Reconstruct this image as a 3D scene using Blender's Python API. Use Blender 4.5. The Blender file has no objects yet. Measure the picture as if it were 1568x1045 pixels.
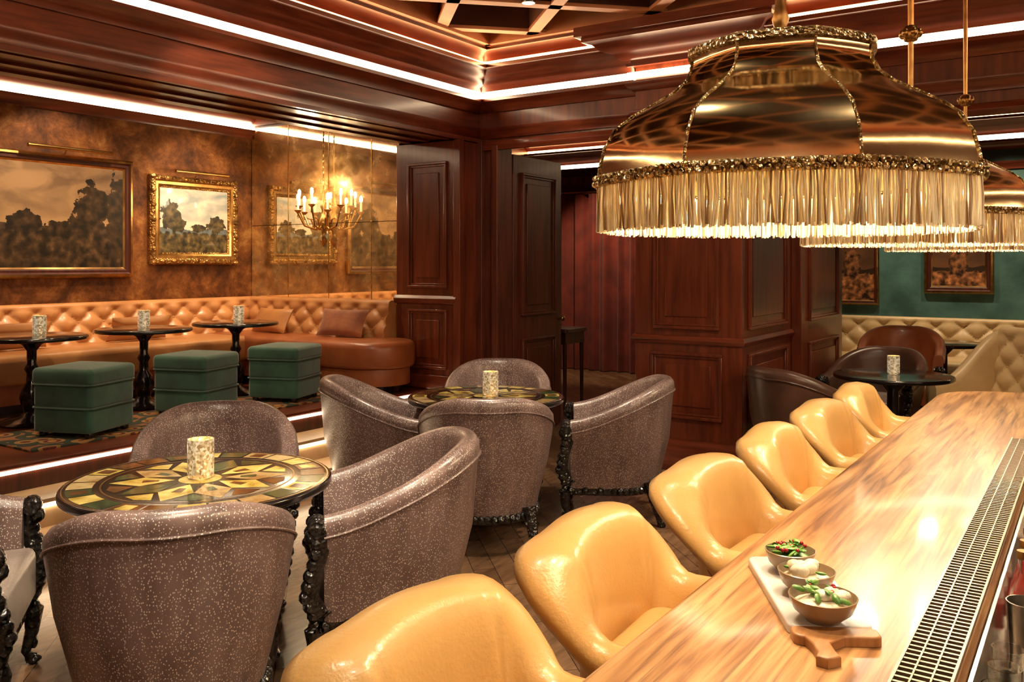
import bpy, math, random
from mathutils import Vector, Matrix
from math import sin, cos, pi, radians, sqrt, atan2
random.seed(3)
H=1.5
# ------------------------------------------------------------ materials
def new_mat(name):
    m=bpy.data.materials.new(name); m.use_nodes=True
    nt=m.node_tree; b=nt.nodes['Principled BSDF']
    return m,nt,b
def ramp(nt,fac,stops,interp='LINEAR'):
    r=nt.nodes.new('ShaderNodeValToRGB'); r.color_ramp.interpolation=interp
    el=r.color_ramp.elements
    while len(el)>1: el.remove(el[0])
    el[0].position=stops[0][0]; el[0].color=(*stops[0][1],1)
    for p,c in stops[1:]:
        e=el.new(p); e.color=(*c,1)
    nt.links.new(fac,r.inputs[0]); return r
def coords(nt,scale=(1,1,1),rot=(0,0,0)):
    t=nt.nodes.new('ShaderNodeTexCoord'); mp=nt.nodes.new('ShaderNodeMapping')
    mp.inputs['Scale'].default_value=scale; mp.inputs['Rotation'].default_value=rot
    nt.links.new(t.outputs['Object'],mp.inputs[0]); return mp.outputs[0]
def M_(name,c1,c2=None,scale=4,stretch=(1,1,1),rough=.4,metal=0,bump=0,bscale=60,coat=0,sheen=0,detail=5,lo=.35,hi=.65,spec=.5,rot=(0,0,0),dist=0,btype='noise',rough2=None,emis=None,estr=0,aniso=0):
    m,nt,b=new_mat(name)
    b.inputs['Base Color'].default_value=(*c1,1)
    b.inputs['Roughness'].default_value=rough; b.inputs['Metallic'].default_value=metal
    b.inputs['Coat Weight'].default_value=coat; b.inputs['Coat Roughness'].default_value=.12
    b.inputs['Sheen Weight'].default_value=sheen; b.inputs['Specular IOR Level'].default_value=spec
    if c2 is not None:
        n=nt.nodes.new('ShaderNodeTexNoise'); n.inputs['Scale'].default_value=scale; n.inputs['Detail'].default_value=detail; n.inputs['Distortion'].default_value=dist
        nt.links.new(coords(nt,stretch,rot),n.inputs['Vector'])
        r=ramp(nt,n.outputs[0],[(lo,c1),(hi,c2)]); nt.links.new(r.outputs[0],b.inputs['Base Color'])
        if rough2 is not None:
            mr=nt.nodes.new('ShaderNodeMapRange'); mr.inputs['From Min'].default_value=lo; mr.inputs['From Max'].default_value=hi
            mr.inputs['To Min'].default_value=rough; mr.inputs['To Max'].default_value=rough2
            nt.links.new(n.outputs[0],mr.inputs[0]); nt.links.new(mr.outputs[0],b.inputs['Roughness'])
    if bump:
        if btype=='noise':
            n2=nt.nodes.new('ShaderNodeTexNoise'); n2.inputs['Detail'].default_value=4
        else:
            n2=nt.nodes.new('ShaderNodeTexVoronoi')
        n2.inputs['Scale'].default_value=bscale
        nt.links.new(coords(nt,stretch if btype=='noise' and stretch!=(1,1,1) else (1,1,1),rot),n2.inputs['Vector'])
        bp=nt.nodes.new('ShaderNodeBump'); bp.inputs['Strength'].default_value=bump; bp.inputs['Distance'].default_value=.01
        nt.links.new(n2.outputs[0],bp.inputs['Height']); nt.links.new(bp.outputs[0],b.inputs['Normal'])
    if emis: 
        b.inputs['Emission Color'].default_value=(*emis,1); b.inputs['Emission Strength'].default_value=estr
    return m
wood=M_('mahogany',(.085,.015,.006),(.20,.040,.014),scale=3,stretch=(9,9,.7),rough=.30,bump=.06,bscale=30,coat=.3,lo=.3,hi=.7)
woodx=M_('mahogany_long',(.085,.015,.006),(.20,.040,.014),scale=3,stretch=(1.2,1.2,12),rough=.30,bump=.04,bscale=30,coat=.3,lo=.3,hi=.7)
wooddark=M_('dark_mahogany',(.040,.010,.005),(.085,.018,.008),scale=3,stretch=(8,8,.8),rough=.40,coat=.1)
door_m=M_('door_mahogany',(.065,.014,.007),(.13,.027,.011),scale=3,stretch=(8,8,.8),rough=.42,coat=.05)
lattice_m=M_('lattice_lit_wood',(.50,.20,.09),(.62,.27,.13),scale=3,rough=.4)  # paler orange puts the lit look of beam undersides into the colour
ceil_dark=M_('ceiling_panel',(.09,.035,.02),(.13,.05,.03),scale=2,rough=.5)
teal=M_('teal_plaster',(.035,.10,.095),(.09,.22,.205),scale=3,rough=.5,bump=.3,bscale=12,detail=10)
gold=M_('gilt',(.26,.13,.04),(.55,.31,.09),scale=22,rough=.36,metal=.9,bump=.8,bscale=55,btype='voronoi')
goldflat=M_('antique_gold',(.40,.22,.07),(.68,.42,.15),scale=12,rough=.28,metal=1)
brass=M_('polished_brass',(.72,.51,.24),(.90,.71,.40),scale=2.5,rough=.08,metal=1,bump=.14,bscale=4,rough2=.15)
brasstrim=M_('brass_braid',(.36,.23,.09),(.90,.68,.36),scale=60,rough=.28,metal=1,bump=1,bscale=110,btype='voronoi')
leather_o=M_('cognac_leather',(.45,.19,.065),(.60,.28,.10),scale=4,rough=.36,bump=.12,bscale=140,coat=.12)
leather_r=M_('russet_leather',(.27,.07,.022),(.40,.12,.038),scale=4,rough=.33,bump=.1,bscale=140,coat=.15)
leather_y=M_('mustard_leather',(.58,.330,.105),(.69,.41,.145),scale=4,rough=.32,bump=.12,bscale=120,coat=.15)
piping_y=M_('mustard_piping',(.36,.18,.05),rough=.4)
leather_c=M_('cream_leather',(.58,.42,.21),(.70,.52,.29),scale=4,rough=.4,bump=.1,bscale=140)
velvet_g=M_('green_velvet',(.010,.050,.028),(.026,.10,.056),scale=5,rough=.75,sheen=.5,bump=.1,bscale=80)
velvet_o=M_('rust_velvet',(.22,.06,.018),(.36,.11,.03),scale=7,rough=.7,sheen=.3,bump=.2,bscale=40)
blackwood=M_('ebonised_carving',(.006,.005,.005),(.016,.012,.010),scale=20,rough=.22,bump=.9,bscale=55,btype='voronoi',coat=.4)
black=M_('black_lacquer',(.008,.006,.006),rough=.14,coat=.5)
stool_leg=M_('stool_wood',(.05,.02,.01),rough=.3)
steel=M_('brushed_steel',(.55,.50,.44),(.65,.6,.54),scale=20,stretch=(1,12,1),rough=.22,metal=1)
matmetal=M_('mat_metal',(.42,.31,.20),rough=.35,metal=1)
matdark=M_('mat_dark',(.012,.008,.006),rough=.5)
marble_w=M_('white_marble',(.82,.80,.76),(.66,.63,.58),scale=9,rough=.2,detail=9,lo=.5,hi=.8)
boardwood=M_('acacia',(.32,.13,.04),(.50,.24,.09),scale=10,stretch=(6,1,1),rough=.4)
bowl_m=M_('glazed_stoneware',(.20,.14,.085),(.30,.21,.13),scale=12,rough=.25)
leaf_m=M_('salad_leaf',(.05,.16,.02),(.16,.34,.05),scale=40,rough=.4)
redveg=M_('pomegranate',(.35,.01,.02),rough=.25)
cream_m=M_('burrata',(.85,.78,.62),(.75,.62,.40),scale=30,rough=.35,bump=.3,bscale=60)
curtain_m=M_('crimson_drape',(.12,.015,.009),(.22,.028,.014),scale=4,rough=.8,sheen=.1)
candle_m=M_('wax',(.95,.88,.7),rough=.5,emis=(1,.7,.35),estr=1.0)
flame_m=M_('bulb_glow',(1,.9,.7),emis=(1,.82,.55),estr=60)
led_m=M_('led_glow',(1,.8,.5),emis=(1,.74,.46),estr=19)
led2_m=M_('cove_glow',(1,.5,.2),emis=(1,.48,.19),estr=24)
ledstep_m=M_('step_led_glow',(1,.8,.5),emis=(1,.76,.48),estr=14)
inl_gold=M_('onyx_gold',(.36,.24,.03),(.78,.62,.20),scale=14,rough=.12,detail=8,coat=.5)
inl_cream=M_('onyx_cream',(.55,.42,.20),(.30,.17,.06),scale=12,rough=.12,detail=8,coat=.5)
inl_green=M_('malachite',(.012,.028,.015),(.055,.09,.03),scale=18,rough=.12,coat=.5)
inl_brown=M_('tiger_eye',(.04,.015,.008),(.17,.07,.022),scale=14,rough=.12,coat=.5)
floor_stone=M_('step_stone',(.42,.28,.15),(.55,.38,.22),scale=5,rough=.3)
label_m=M_('red_label',(.5,.03,.02),rough=.4)
glass,nt,b=new_mat('clear_glass'); b.inputs['Transmission Weight'].default_value=1; b.inputs['Roughness'].default_value=.02; b.inputs['Base Color'].default_value=(.95,.97,.95,1)
plaster,nt,b=new_mat('copper_plaster')
n=nt.nodes.new('ShaderNodeTexNoise'); n.inputs['Scale'].default_value=3.6; n.inputs['Detail'].default_value=14; n.inputs['Roughness'].default_value=.72; n.inputs['Distortion'].default_value=.3; nt.links.new(coords(nt),n.inputs['Vector'])
r=ramp(nt,n.outputs[0],[(.34,(.045,.015,.006)),(.47,(.15,.050,.014)),(.56,(.28,.105,.028)),(.68,(.52,.27,.085))]); nt.links.new(r.outputs[0],b.inputs['Base Color'])
b.inputs['Metallic'].default_value=.45; r=ramp(nt,n.outputs[0],[(.35,(.55,.55,.55)),(.65,(.30,.30,.30))]); nt.links.new(r.outputs[0],b.inputs['Roughness'])
bp=nt.nodes.new('ShaderNodeBump'); bp.inputs['Strength'].default_value=.6; bp.inputs['Distance'].default_value=.014; nt.links.new(n.outputs[0],bp.inputs['Height']); nt.links.new(bp.outputs[0],b.inputs['Normal'])
def fr_mat(name,c,t,f):
    m,nt,b=new_mat(name)
    b.inputs['Base Color'].default_value=(*c,1); b.inputs['Roughness'].default_value=.3; b.inputs['Sheen Weight'].default_value=.3
    tr=nt.nodes.new('ShaderNodeBsdfTranslucent'); tr.inputs[0].default_value=(*t,1)
    mx=nt.nodes.new('ShaderNodeMixShader'); mx.inputs[0].default_value=f
    nt.links.new(b.outputs[0],mx.inputs[1]); nt.links.new(tr.outputs[0],mx.inputs[2]); nt.links.new(mx.outputs[0],nt.nodes['Material Output'].inputs[0]); return m
fringe=fr_mat('silk_fringe',(.88,.80,.60),(.96,.88,.68),.42)
fringe_d=fr_mat('gap_shade_fringe',(.42,.27,.11),(.55,.36,.14),.25)  # darker strands mixed in to paint the shaded gaps between threads
def shagreen(name,base1,base2,dotc,thr,met=.45):
    m,nt,b=new_mat(name)
    v=nt.nodes.new('ShaderNodeTexVoronoi'); v.inputs['Scale'].default_value=150; v.inputs['Randomness'].default_value=.8
    nt.links.new(coords(nt,(1,1,.75)),v.inputs['Vector'])
    r=ramp(nt,v.outputs['Distance'],[(0,(1,1,1)),(thr,(1,1,1)),(thr+.14,(0,0,0))])
    n=nt.nodes.new('ShaderNodeTexNoise'); n.inputs['Scale'].default_value=7; n.inputs['Detail'].default_value=3
    nt.links.new(coords(nt,(2,2,.5)),n.inputs['Vector'])
    c=ramp(nt,n.outputs[0],[(.3,base1),(.7,base2)])
    mix=nt.nodes.new('ShaderNodeMix'); mix.data_type='RGBA'
    nt.links.new(r.outputs[0],mix.inputs['Factor']); nt.links.new(c.outputs[0],mix.inputs['A']); mix.inputs['B'].default_value=(*dotc,1)
    nt.links.new(mix.outputs['Result'],b.inputs['Base Color'])
    b.inputs['Roughness'].default_value=.36; b.inputs['Coat Weight'].default_value=.3; b.inputs['Coat Roughness'].default_value=.28
    mm=nt.nodes.new('ShaderNodeMath'); mm.operation='MULTIPLY'; mm.inputs[1].default_value=met
    nt.links.new(r.outputs[0],mm.inputs[0]); nt.links.new(mm.outputs[0],b.inputs['Metallic'])
    bp=nt.nodes.new('ShaderNodeBump'); bp.inputs['Strength'].default_value=.25; bp.inputs['Distance'].default_value=.003
    nt.links.new(r.outputs[0],bp.inputs['Height']); nt.links.new(bp.outputs[0],b.inputs['Normal'])
    return m
shag=shagreen('mauve_shagreen',(.105,.062,.054),(.205,.130,.114),(.74,.64,.57),.19,.5)
shag_l=shagreen('pale_shagreen',(.27,.21,.185),(.36,.29,.25),(.6,.54,.48),.15)
votive,nt,b=new_mat('mosaic_mercury_glass')
v=nt.nodes.new('ShaderNodeTexVoronoi'); v.inputs['Scale'].default_value=110; nt.links.new(coords(nt),v.inputs['Vector'])
sp=nt.nodes.new('ShaderNodeSeparateXYZ'); nt.links.new(v.outputs['Color'],sp.inputs[0])
r=ramp(nt,sp.outputs[0],[(.1,(.40,.26,.11)),(.5,(.75,.58,.32)),(.9,(1,.88,.64))]); nt.links.new(r.outputs[0],b.inputs['Base Color'])
b.inputs['Metallic'].default_value=.6; b.inputs['Roughness'].default_value=.2
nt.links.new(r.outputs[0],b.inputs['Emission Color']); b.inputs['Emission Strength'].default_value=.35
floor_m,nt,b=new_mat('parquet')
br=nt.nodes.new('ShaderNodeTexBrick'); nt.links.new(coords(nt,(1,1,1),(0,0,radians(45))),br.inputs['Vector'])
br.inputs['Scale'].default_value=2.0; br.inputs['Brick Width'].default_value=.9; br.inputs['Row Height'].default_value=.22; br.inputs['Mortar Size'].default_value=.004
br.inputs['Color1'].default_value=(.13,.068,.036,1); br.inputs['Color2'].default_value=(.23,.135,.075,1); br.inputs['Mortar'].default_value=(.04,.02,.012,1)
n=nt.nodes.new('ShaderNodeTexNoise'); n.inputs['Scale'].default_value=6; nt.links.new(coords(nt,(5,1,1),(0,0,radians(45))),n.inputs['Vector'])
mix=nt.nodes.new('ShaderNodeMix'); mix.data_type='RGBA'; mix.blend_type='MULTIPLY'; mix.inputs['Factor'].default_value=.7
rr=ramp(nt,n.outputs[0],[(.3,(.55,.5,.45)),(.7,(1.3,1.2,1.1))])
nt.links.new(br.outputs[0],mix.inputs['A']); nt.links.new(rr.outputs[0],mix.inputs['B']); nt.links.new(mix.outputs['Result'],b.inputs['Base Color'])
b.inputs['Roughness'].default_value=.24
bar_m,nt,b=new_mat('walnut_bar_top')
n=nt.nodes.new('ShaderNodeTexNoise'); n.inputs['Scale'].default_value=2.4; n.inputs['Detail'].default_value=10; n.inputs['Distortion'].default_value=1.3
nt.links.new(coords(nt,(7,.6,1),(0,0,radians(7))),n.inputs['Vector'])
n3=nt.nodes.new('ShaderNodeTexNoise'); n3.inputs['Scale'].default_value=5; n3.inputs['Detail'].default_value=7; n3.inputs['Distortion'].default_value=.6
nt.links.new(coords(nt,(17,.6,1),(0,0,radians(6))),n3.inputs['Vector'])
r1=ramp(nt,n.outputs[0],[(.30,(.17,.065,.020)),(.42,(.38,.170,.055)),(.54,(.54,.28,.100)),(.70,(.68,.41,.17))])
r2=ramp(nt,n3.outputs[0],[(.32,(.26,.18,.12)),(.41,(.72,.64,.57)),(.52,(1,1,1))])
mix=nt.nodes.new('ShaderNodeMix'); mix.data_type='RGBA'; mix.blend_type='MULTIPLY'; mix.inputs['Factor'].default_value=.8
nt.links.new(r1.outputs[0],mix.inputs['A']); nt.links.new(r2.outputs[0],mix.inputs['B']); nt.links.new(mix.outputs['Result'],b.inputs['Base Color'])
b.inputs['Roughness'].default_value=.32; b.inputs['Coat Weight'].default_value=.4; b.inputs['Coat Roughness'].default_value=.08
mirror,nt,b=new_mat('antique_mirror')
n=nt.nodes.new('ShaderNodeTexNoise'); n.inputs['Scale'].default_value=6; n.inputs['Detail'].default_value=12; n.inputs['Roughness'].default_value=.7; nt.links.new(coords(nt),n.inputs['Vector'])
b.inputs['Base Color'].default_value=(1,.90,.70,1); b.inputs['Metallic'].default_value=1; b.inputs['Roughness'].default_value=.02
df=nt.nodes.new('ShaderNodeBsdfPrincipled'); df.inputs['Roughness'].default_value=.35; df.inputs['Metallic'].default_value=.2
r=ramp(nt,n.outputs[0],[(.35,(.60,.32,.10)),(.6,(.85,.52,.20)),(.75,(.30,.13,.04))]); nt.links.new(r.outputs[0],df.inputs['Base Color'])
mr=ramp(nt,n.outputs[0],[(.42,(.14,.14,.14)),(.60,(.38,.38,.38)),(.75,(.7,.7,.7))])
mx=nt.nodes.new('ShaderNodeMixShader'); nt.links.new(mr.outputs[0],mx.inputs[0]); nt.links.new(b.outputs[0],mx.inputs[1]); nt.links.new(df.outputs[0],mx.inputs[2]); nt.links.new(mx.outputs[0],nt.nodes['Material Output'].inputs[0])
carpet,nt,b=new_mat('patterned_carpet')
v=nt.nodes.new('ShaderNodeTexVoronoi'); v.inputs['Scale'].default_value=7; nt.links.new(coords(nt),v.inputs['Vector'])
r=ramp(nt,v.outputs['Distance'],[(0,(.45,.20,.04)),(.2,(.10,.02,.01)),(.35,(.30,.15,.04)),(.5,(.03,.035,.02)),(.75,(.25,.09,.03))],'CONSTANT')
nt.links.new(r.outputs[0],b.inputs['Base Color']); b.inputs['Roughness'].default_value=.95

def landscape(name,trees,horizon,skya,skyb,ground,hw,hh,dark=(.012,.010,.005),glow=None):
    m,nt,b=new_mat(name); L=nt.links
    t=nt.nodes.new('ShaderNodeTexCoord'); sx=nt.nodes.new('ShaderNodeSeparateXYZ'); L.new(t.outputs['Object'],sx.inputs[0])
    def mth(op,a,bv=None,c=None):
        k=nt.nodes.new('ShaderNodeMath'); k.operation=op
        for i,q in enumerate((a,bv,c)):
            if q is None: continue
            if isinstance(q,(int,float)): k.inputs[i].default_value=q
            else: L.new(q,k.inputs[i])
        return k.outputs[0]
    def mixc(f,a,bb):
        m1=nt.nodes.new('ShaderNodeMix'); m1.data_type='RGBA'
        L.new(f,m1.inputs['Factor'])
        if isinstance(a,tuple): m1.inputs['A'].default_value=(*a,1)
        else: L.new(a,m1.inputs['A'])
        if isinstance(bb,tuple): m1.inputs['B'].default_value=(*bb,1)
        else: L.new(bb,m1.inputs['B'])
        return m1.outputs['Result']
    x=mth('DIVIDE',sx.outputs[0],hw); z=mth('DIVIDE',sx.outputs[2],hh)
    n=nt.nodes.new('ShaderNodeTexNoise'); n.inputs['Scale'].default_value=2.2/hh*.5; n.inputs['Detail'].default_value=8; n.inputs['Distortion'].default_value=.4
    mp=nt.nodes.new('ShaderNodeMapping'); mp.inputs['Scale'].default_value=(1,1,2.0); L.new(t.outputs['Object'],mp.inputs[0]); L.new(mp.outputs[0],n.inputs['Vector'])
    n2=nt.nodes.new('ShaderNodeTexNoise'); n2.inputs['Scale'].default_value=16/hh*.4; n2.inputs['Detail'].default_value=10; L.new(t.outputs['Object'],n2.inputs['Vector'])
    sky=ramp(nt,n.outputs[0],[(.40,skya),(.50,tuple(.5*(p+q) for p,q in zip(skya,skyb))),(.56,skyb)])
    hb=ramp(nt,mth('ADD',mth('MULTIPLY',z,.5),.5),[(.25,(1,1,1)),(.55,(.25,.25,.25)),(.9,(0,0,0))])
    cur=mixc(hb.outputs[0],sky.outputs[0],glow or skyb)
    gr=ramp(nt,n2.outputs[0],[(.35,dark),(.55,ground),(.72,tuple(min(1,c*2.4) for c in ground))])
    far=ramp(nt,n2.outputs[0],[(.4,tuple(.35*c for c in skya)),(.6,tuple(.55*c for c in skya))])
    hz2=mth('ADD',z,mth('MULTIPLY',mth('SUBTRACT',n.outputs[0],.5),.6))
    cur=mixc(mth('LESS_THAN',hz2,horizon+.16),cur,far.outputs[0])
    hz=mth('ADD',z,mth('MULTIPLY',mth('SUBTRACT',n2.outputs[0],.5),.35))
    cur=mixc(mth('LESS_THAN',hz,horizon),cur,gr.outputs[0])
    tc=ramp(nt,n2.outputs[0],[(.38,dark),(.60,tuple(c*.9 for c in ground)),(.7,tuple(c*1.5 for c in ground))])
    for (tx,tz,rx,rz) in trees:
        dx=mth('DIVIDE',mth('SUBTRACT',x,tx),rx); dz=mth('DIVIDE',mth('SUBTRACT',z,tz),rz)
        dd=mth('ADD',mth('MULTIPLY',dx,dx),mth('MULTIPLY',dz,dz))
        dd=mth('ADD',dd,mth('MULTIPLY',mth('SUBTRACT',n2.outputs[0],.5),3.0))
        cur=mixc(mth('LESS_THAN',dd,1.0),cur,tc.outputs[0])
    L.new(cur,b.inputs['Base Color']); b.inputs['Roughness'].default_value=.4; b.inputs['Coat Weight'].default_value=.2
    return m

# ------------------------------------------------------------ mesh builder
class MB:
    def __init__(s): s.v=[];s.f=[];s.m=[];s.sm=[];s.mats=[]
    def mi(s,mat):
        if mat not in s.mats: s.mats.append(mat)
        return s.mats.index(mat)
    def add(s,vs,fs,mat,smooth=False,M=None):
        o=len(s.v)
        for p in vs:
            p=Vector(p)
            if M is not None: p=M@p
            s.v.append(p)
        k=s.mi(mat)
        for f in fs:
            s.f.append([o+i for i in f]); s.m.append(k); s.sm.append(smooth)
    def box(s,x0,x1,y0,y1,z0,z1,mat,M=None):
        vs=[(x,y,z) for x in (x0,x1) for y in (y0,y1) for z in (z0,z1)]
        s.add(vs,[(0,1,3,2),(4,6,7,5),(0,4,5,1),(2,3,7,6),(0,2,6,4),(1,5,7,3)],mat,False,M)
    def lathe(s,prof,n,mat,M=None,smooth=True,phase=0,cap=True):
        vs=[];fs=[]
        for r,z in prof:
            for i in range(n):
                a=2*pi*i/n+phase; vs.append((r*cos(a),r*sin(a),z))
        for j in range(len(prof)-1):
            for i in range(n):
                k=(i+1)%n; fs.append((j*n+i,j*n+k,(j+1)*n+k,(j+1)*n+i))
        if cap: fs.append(tuple(range(n-1,-1,-1))); fs.append(tuple((len(prof)-1)*n+i for i in range(n)))
        s.add(vs,fs,mat,smooth,M)
    def openlathe(s,prof,n,mat,M=None,smooth=True,phase=0): s.lathe(prof,n,mat,M,smooth,phase,False)
    def ell(s,c,r,mat,M=None,nu=10,nv=7):
        if isinstance(r,(int,float)): r=(r,r,r)
        vs=[];fs=[]
        for j in range(nv+1):
            t=pi*j/nv
            for i in range(nu):
                a=2*pi*i/nu; vs.append((c[0]+r[0]*sin(t)*cos(a),c[1]+r[1]*sin(t)*sin(a),c[2]+r[2]*cos(t)))
        for j in range(nv):
            for i in range(nu):
                k=(i+1)%nu; fs.append((j*nu+i,(j+1)*nu+i,(j+1)*nu+k,j*nu+k))
        s.add(vs,fs,mat,True,M)
    def tube(s,pts,rad,n,mat,M=None,smooth=True):
        pts=[Vector(p) for p in pts]; vs=[];fs=[]
        if isinstance(rad,(int,float)): rad=[rad]*len(pts)
        for i,p in enumerate(pts):
            d=(pts[min(i+1,len(pts)-1)]-pts[max(i-1,0)]).normalized()
            up=Vector((0,0,1)) if abs(d.z)<.9 else Vector((1,0,0))
            a=d.cross(up).normalized(); b_=a.cross(d)
            for k in range(n):
                t=2*pi*k/n; vs.append(p+(a*cos(t)+b_*sin(t))*rad[i])
        for i in range(len(pts)-1):
            for k in range(n):
                q=(k+1)%n; fs.append((i*n+k,i*n+q,(i+1)*n+q,(i+1)*n+k))
        fs.append(tuple(range(n-1,-1,-1))); fs.append(tuple((len(pts)-1)*n+k for k in range(n)))
        s.add(vs,fs,mat,smooth,M)
    def loft(s,secs,mat,M=None,smooth=True,caps=True,closed=True):
        n=len(secs[0]); vs=[p for q in secs for p in q]; fs=[]
        for i in range(len(secs)-1):
            for k in range(n if closed else n-1):
                q=(k+1)%n; fs.append((i*n+k,i*n+q,(i+1)*n+q,(i+1)*n+k))
        if caps:
            fs.append(tuple(range(n-1,-1,-1))); fs.append(tuple((len(secs)-1)*n+k for k in range(n)))
        s.add(vs,fs,mat,smooth,M)
    def slab(s,out,z0,z1,r,mat,M=None,steps=4,rb=0,puff=0):
        n=len(out); nor=[]
        for i in range(n):
            a=Vector(out[i-1]);b_=Vector(out[i]);c=Vector(out[(i+1)%n])
            e1=(b_-a);e2=(c-b_)
            e1=e1.normalized() if e1.length>1e-9 else Vector((0,0)); e2=e2.normalized() if e2.length>1e-9 else e1
            nn=Vector((e1.y+e2.y,-(e1.x+e2.x)))
            nor.append(nn.normalized() if nn.length>1e-6 else Vector((0,0)))
        rings=[]
        if rb:
            for k in range(steps): 
                t=k/steps*pi/2; rings.append((rb*(1-sin(t)),z0+rb*(1-cos(t))))
            rings.append((0,z0+rb))
        else: rings.append((0,z0))
        for k in range(steps+1):
            t=k/steps*pi/2; rings.append((r*(1-cos(t)),z1-r+r*sin(t)))
        vs=[];fs=[]
        for ins,z in rings:
            for i in range(n): vs.append((out[i][0]-nor[i].x*ins,out[i][1]-nor[i].y*ins,z))
        for j in range(len(rings)-1):
            for i in range(n):
                k=(i+1)%n; fs.append((j*n+i,j*n+k,(j+1)*n+k,(j+1)*n+i))
        fs.append(tuple(range(n-1,-1,-1)))
        if puff:
            cx=sum(p[0] for p in out)/n; cy=sum(p[1] for p in out)/n
            base=(len(rings)-1)*n; prev=base; lastz=rings[-1][1]
            for q in (.8,.5,.2):
                o=len(vs)
                for i in range(n):
                    p=vs[base+i]; vs.append((cx+(p[0]-cx)*q,cy+(p[1]-cy)*q,lastz+puff*(1-q*q)))
                for i in range(n):
                    k=(i+1)%n; fs.append((prev+i,prev+k,o+k,o+i))
                prev=o
            fs.append(tuple(prev+i for i in range(n)))
        else: fs.append(tuple((len(rings)-1)*n+i for i in range(n)))
        s.add(vs,fs,mat,True,M)
    def build(s,name,loc=(0,0,0),rot=0,bevel=0,parent=None,auto=True):
        me=bpy.data.meshes.new(name); me.from_pydata([tuple(p) for p in s.v],[],s.f)
        for m in s.mats: me.materials.append(m)
        for i,p in enumerate(me.polygons): p.material_index=s.m[i]; p.use_smooth=s.sm[i]
        me.update()
        try: me.set_sharp_from_angle(angle=radians(50))
        except Exception: pass
        o=bpy.data.objects.new(name,me); bpy.context.collection.objects.link(o)
        o.location=loc; o.rotation_euler=(0,0,rot)
        if bevel:
            bv=o.modifiers.new('bevel','BEVEL'); bv.width=bevel; bv.segments=2; bv.limit_method='ANGLE'; bv.angle_limit=radians(40)
        if parent: o.parent=parent
        return o
def instance(o,name,loc,rot):
    n=bpy.data.objects.new(name,o.data); bpy.context.collection.objects.link(n); n.location=loc; n.rotation_euler=(0,0,rot)
    return n
def rrect(x0,x1,y0,y1,r,n=6):
    o=[]
    for cx,cy,a0 in ((x1-r,y1-r,0),(x0+r,y1-r,90),(x0+r,y0+r,180),(x1-r,y0+r,270)):
        for k in range(n+1):
            a=radians(a0+90*k/n); o.append((cx+r*cos(a),cy+r*sin(a)))
    return o
def circ(r,n=48,cx=0,cy=0): return [(cx+r*cos(2*pi*i/n),cy+r*sin(2*pi*i/n)) for i in range(n)]
def T(x=0,y=0,z=0,rz=0,rx=0,ry=0):
    return Matrix.Translation((x,y,z))@Matrix.Rotation(rz,4,'Z')@Matrix.Rotation(ry,4,'Y')@Matrix.Rotation(rx,4,'X')
def WM(ox,oy,ux,uy,nx,ny):
    return Matrix(((ux,nx,0,ox),(uy,ny,0,oy),(0,0,1,0),(0,0,0,1)))
def panel(mb,M,u0,u1,z0,z1,mat=wood,dk=None):
    def fr(a0,a1,b0,b1,w,h):
        mb.box(a0,a1,0,h,b0,b0+w,mat,M); mb.box(a0,a1,0,h,b1-w,b1,mat,M)
        mb.box(a0,a0+w,0,h,b0+w,b1-w,mat,M); mb.box(a1-w,a1,0,h,b0+w,b1-w,mat,M)
    fr(u0,u1,z0,z1,.022,.026); fr(u0+.022,u1-.022,z0+.022,z1-.022,.018,.013)
    mb.box(u0+.09,u1-.09,0,.01,z0+.09,z1-.09,mat,M)
def prof(mb,M,u0,u1,pr,mat,m0=0,m1=0):
    a=[(u0+m0*n,n,z) for n,z in pr]; c=[(u1-m1*n,n,z) for n,z in pr]
    mb.loft([a,c],mat,M,smooth=False)
def cornice(name,M,u0,u1,m0=0,m1=0):
    mb=MB()
    prof(mb,M,u0,u1,[(0.001,2.56),(.02,2.56),(.02,2.60),(.035,2.62),(.035,2.65),(0.001,2.65)],woodx,m0,m1)
    prof(mb,M,u0,u1,[(0.001,2.78),(.02,2.78),(.03,2.81),(.07,2.84),(.10,2.86),(.10,2.885),(0.001,2.885)],woodx,m0,m1)
    prof(mb,M,u0,u1,[(0.001,2.945),(.07,2.945),(.085,2.975),(.13,2.99),(.15,3.03),(.19,3.05),(.21,3.09),(.25,3.10),(.25,3.13),(0.001,3.13)],woodx,m0,m1)
    prof(mb,M,u0,u1,[(0.001,3.175),(.16,3.175),(.18,3.205),(.22,3.23),(.27,3.24),(.27,3.30),(0.001,3.30)],woodx,m0,m1)
    prof(mb,M,u0,u1,[(0.001,2.887),(.055,2.887),(.055,2.943),(0.001,2.943)],led_m,m0,m1)
    prof(mb,M,u0,u1,[(0.001,3.132),(.15,3.132),(.15,3.173),(0.001,3.173)],led2_m,m0,m1)
    return mb.build(name)

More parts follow.
